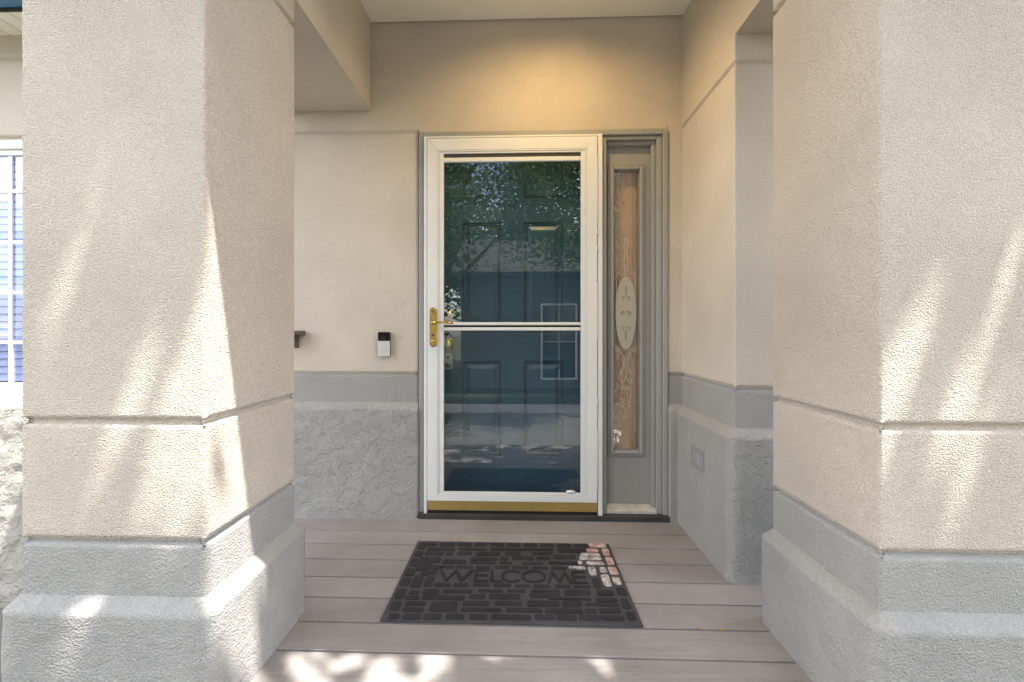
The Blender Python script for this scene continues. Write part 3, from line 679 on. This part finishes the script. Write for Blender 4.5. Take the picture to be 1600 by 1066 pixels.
for X, Y, W, H, kk in stones:
    if kk == 0 and any(max(0, (W+c)/2-abs(X-a))*max(0, (H+d)/2-abs(Y-b_)) > .22*min(W*H, c*d) for a, b_, c, d in done): continue
    done.append((X, Y, W, H))
    mb.cur = kk
    X, Y, W, H = X/1000, Y/1000, W/1000, H/1000
    W = min(W, 2*(.456-abs(X)))
    mb.prism(rrect(ox+X, oy+Y, W-.002, H-.005, rnd), 'z', .0073, .0090+len(done)*1.3e-5, .0035, .0108+len(done)*1.3e-5)
mb.obj('stones', [M_RUB, M_PINK, M_WORN], dmt)
# letters, raised strokes
mb = MB(); H_ = .080; z0 = oy-.048; sx = .0045
def stroke(pts, r=.0058):
    mb.tube([(x, y, .0085) for x, y in pts], r, 8)
def seg(*p): 
    for a, b in zip(p, p[1:]):
        a = Vector((*a, 0)); b = Vector((*b, 0)); d = (b-a).normalized(); q = Vector((-d.y, d.x, 0))*.0055; a -= d*.004; b += d*.004
        mb.prism([(a-q)[:2], (b-q)[:2], (b+q)[:2], (a+q)[:2]], 'z', .0073, .0105+rnd.random()*.0004, .0012, .0122+rnd.random()*.0004)
def L(x0, w, pts): seg(*[(ox+x0+w*u, z0+H_*v) for u, v in pts])
L(-.304, .135, [(0, 1), (.27, 0), (.5, .98), (.73, 0), (1, 1)])
for x0_ in (-.150, .258):
    L(x0_, .048, [(0, 0), (0, 1)]); L(x0_, .048, [(.1, 1), (1, 1)]); L(x0_, .048, [(.1, .52), (.95, .52)]); L(x0_, .048, [(.1, 0), (1, 0)])
L(-.083, .042, [(0, 1), (0, 0)]); L(-.083, .042, [(.1, 0), (1, 0)])
def ell(cx_, w, a0, a1, n=26): seg(*[(ox+cx_+w/2*math.cos(R(a0+(a1-a0)*i/n)), z0+H_/2+H_/2*math.sin(R(a0+(a1-a0)*i/n))) for i in range(n+1)])
ell(.002, .078, 48, 312); ell(.092, .092, 0, 360)
L(.152, .090, [(0, 0), (.22, 1), (.5, .05), (.78, 1), (1, 0)])
mb.obj('lettering', M_RUB, dmt)

# small dry leaf bits on the boards
for i, (x, y) in enumerate(((.70, 1.545), (-.415, 1.553), (.62, 1.552))):
    tag(MB().prism([(x-.008, y-.002), (x+.006, y-.003), (x+.009, y+.001), (x, y+.004)], 'z', .001, .0035).obj('dry_leaf', M_DEBRIS, loc=(x, y, 0)),
        ('tiny yellow leaf scrap on the boards by the right column plinth', 'tiny yellow sprig on the board in front of the mat\'s left corner', 'tiny dry leaf in the board gap between mat and right column')[i], 'leaf', 'dry leaf scraps on the deck')

# ------------------------------------------------------------------ trees (they throw the dapples and stand in the glass reflections)
def leaves_mesh(name, pts, size, m, parent, rnd):
    vs = []; fs = []
    for p in pts:
        q = Matrix.Rotation(rnd.uniform(0, 6.283), 3, 'Z') @ Matrix.Rotation(rnd.uniform(-1.0, 1.0), 3, 'X') @ Matrix.Rotation(rnd.uniform(-.9, .9), 3, 'Y')
        L_ = size*rnd.uniform(.7, 1.35); W_ = L_*.32
        k = len(vs)
        for a in ((-.5, 0, 0), (-.1, .5, .06), (.5, 0, -.08), (-.1, -.5, .06)):
            vs.append(tuple(Vector(p)+q @ Vector((a[0]*L_, a[1]*2*W_, a[2]*L_))))
        fs.append((k, k+1, k+2, k+3))
    b = MB(); b.v = vs; b.f = fs; b.mi = [0]*len(fs)
    return b.obj(name, m, parent)
def tree(label, base, crown, radii, nleaf, size, m, seed, reject=None, trunk_r=.14, limbs=9, fill=.35):
    rnd = random.Random(seed); t = thing('tree', base, label, 'tree', 'trees in the front garden')
    bx, by_, bz = base; c = Vector(crown)
    tb = MB(); mid = Vector((bx, by_, bz)).lerp(c, .55)+Vector((.08, -.05, 0))
    tb.tube([base, tuple(Vector(base).lerp(mid, .5)+Vector((.04, .03, 0))), tuple(mid), tuple(c)], [trunk_r, trunk_r*.8, trunk_r*.6, trunk_r*.25], 10)
    tb.obj('trunk', M_BARK, t, smooth=True)
    pts = []; lb_ = MB(); clumps = []
    for i in range(limbs*5):
        d = Vector((rnd.gauss(0, 1), rnd.gauss(0, 1), rnd.gauss(0, .8))).normalized()*rnd.uniform(.35, .95)
        clumps.append(c+Vector((d.x*radii[0], d.y*radii[1], d.z*radii[2])))
    for q in clumps[:limbs]:
        lb_.tube([tuple(mid), tuple(mid.lerp(q, .5)+Vector((0, 0, .1))), tuple(q)], [trunk_r*.35, trunk_r*.2, .012], 6)
    lb_.obj('limbs', M_BARK, t, smooth=True)
    while len(pts) < nleaf:
        if rnd.random() < fill:
            d = Vector((rnd.uniform(-1, 1), rnd.uniform(-1, 1), rnd.uniform(-1, 1)))
            if d.length > 1: continue
            p = c+Vector((d.x*radii[0], d.y*radii[1], d.z*radii[2]))
        else:
            q = rnd.choice(clumps); s_ = min(radii)*.24
            p = q+Vector((rnd.gauss(0, s_), rnd.gauss(0, s_), rnd.gauss(0, s_*.7)))
        if reject and reject(p, rnd): continue
        pts.append(p)
    leaves_mesh('crown', pts, size, m, t, rnd)
    return t
KX, KY = .35, .18
def lit(p, rnd):
    """gaps in the crown that let sun through to the porch"""
    if p.z < 2.9 and p.y > .5: return True
    a = p.x-KX*p.z; Z = p.z+(p.y-1.13)/KY                # where the ray through p crosses the front of the columns
    n1 = noise.noise(Vector((a*9, Z*1.3, 3.1))); n2 = noise.noise(Vector((a*13, Z*3.0, 7.7)))
    v = .55*n1+.45*n2; g = 0
    if a > .5: v = .25*n1+.75*noise.noise(Vector((a*26, Z*2.2, 1.7)))
    xf = a+KX*Z
    if xf > -.84 and a < -.80 and Z < 1.95: g = .72 if a < -.98 else .5
    elif xf <= -.84 and abs(a+1.235) < .05 and -.3 < Z < .45: g = .7
    elif -1.36 < a < -1.04 and .42 < Z < 1.25: g = .5
    elif abs(a+1.62) < .025 and .9 < Z < 1.65: g = .5
    elif -.80 <= a < .02 and .6 < Z < 1.9: g = .50
    elif -.80 <= a < .5 and -1.9 < Z < .25: g = .42
    elif .18 < a and xf < .84 and 1.0 < Z < 1.9: g = .60
    elif .56 < a < .69 and -.2 < Z < 1.2: g = .72
    elif .69 < a < .95 and .2 < Z < 1.4: g = .50
    return v > .42-g
tree('leafy tree shading the porch from its front right side', (3.3, -1.6, GZ), (1.75, .0, 5.3), (2.7, 1.9, 1.25), 46000, .085, M_LEAF, 11, reject=lit, fill=.6)
def keepout(p, rnd): return p.y > -1.6 or (abs(p.x) < .6 and p.y > -2 and p.z < 2.2)
tree('low spreading tree beside the front path, left of the walk', (-2.6, -3.6, GZ), (-.9, -3.6, 3.4), (2.5, 1.5, 2.1), 15000, .075, M_LEAF, 5, reject=keepout, fill=.3, limbs=4)
tree('tree on the lawn to the right of the walk', (3.4, -5.6, GZ), (2.0, -5.4, 4.7), (2.7, 1.5, 2.0), 15000, .10, M_LEAF, 8, reject=keepout, fill=.3)
for _i, (_x, _y, _r, _l) in enumerate(((-9, -12, 3.6, 'broad dark tree left of the grey house'), (-4.2, -13.5, 3.4, 'tall tree just past the left end of the grey house'), (1.2, -18.5, 4.6, 'tall tree standing behind the middle of the grey house'), (8, -19, 4.6, 'big tree behind the right end of the grey house'))):
    tree(_l, (_x, _y, GZ), (_x, _y, 4.6+.3*_i), (_r, 2.6, 4.2), 9000, .26, M_LEAF2, 30+_i, fill=.3, trunk_r=.25)
# shrub at the walk
rnd = random.Random(21)
sh = thing('shrub', (-1.7, -1.3, GZ), 'round green shrub beside the front walk', 'shrub')
pp = []
while len(pp) < 3500:
    d = Vector((rnd.uniform(-1, 1), rnd.uniform(-1, 1), rnd.uniform(-1, 1)))
    if .5 < d.length < 1: pp.append(Vector((-1.75, -1.4, GZ+.42))+Vector((d.x*.42, d.y*.42, d.z*.42)))
leaves_mesh('foliage', pp, .05, M_LEAF, sh, rnd)
MB().tube([(-1.75, -1.4, GZ), (-1.75, -1.4, GZ+.4)], [.03, .01], 8).obj('stem', M_BARK, sh)
# grass
vs = []; fs = []
for i in range(26000):
    x = rnd.uniform(-7, 7); y = rnd.uniform(-7, -.1)
    if abs(x) < 1.25 or -5.25 < y < -3.55: continue
    a = rnd.uniform(0, 6.28); h_ = rnd.uniform(.03, .07); k = len(vs); dx, dy = math.cos(a)*.006, math.sin(a)*.006
    vs += [(x-dx, y-dy, GZ), (x+dx, y+dy, GZ), (x+rnd.uniform(-.02, .02), y+rnd.uniform(-.02, .02), GZ+h_)]; fs.append((k, k+1, k+2))
b = MB(); b.v = vs; b.f = fs; b.mi = [0]*len(fs)
tag(b.obj('grass', M_GRASS), 'short green lawn grass either side of the front walk', 'grass', kind='stuff')

# ------------------------------------------------------------------ house facing the porch across the small front yard
oh = thing('house', (3, -8, GZ), 'grey stucco house facing the porch across the front yard, seen only in the door glass', 'house')
MB().box(-1.6, 9, -15, -7.4, GZ, 2.5).obj('wall', M_SIDING, oh)
MB().prism([(-15.5, 2.501), (-6.9, 2.501), (-6.9, 2.62), (-11, 4.3), (-15.5, 2.62)], 'x', -2.1, 9.5).obj('roof', M_ROOF, oh)
f = MB(); mitre(f, .62, 1.62, -.30, 1.80, .05, .05, .05, .05, -7.397, -7.35); f = f.obj('window', M_VINYL, oh)
MB().box(.67, 1.57, -7.39, -7.38, -.25, 1.75).obj('pane', M_BLK, f)
mb = MB(); mb.box(1.11, 1.13, -7.378, -7.36, -.25, 1.75).box(.67, 1.108, -7.378, -7.362, .74, .76).box(1.132, 1.57, -7.378, -7.362, .74, .76); mb.obj('grille', M_VINYL, f)
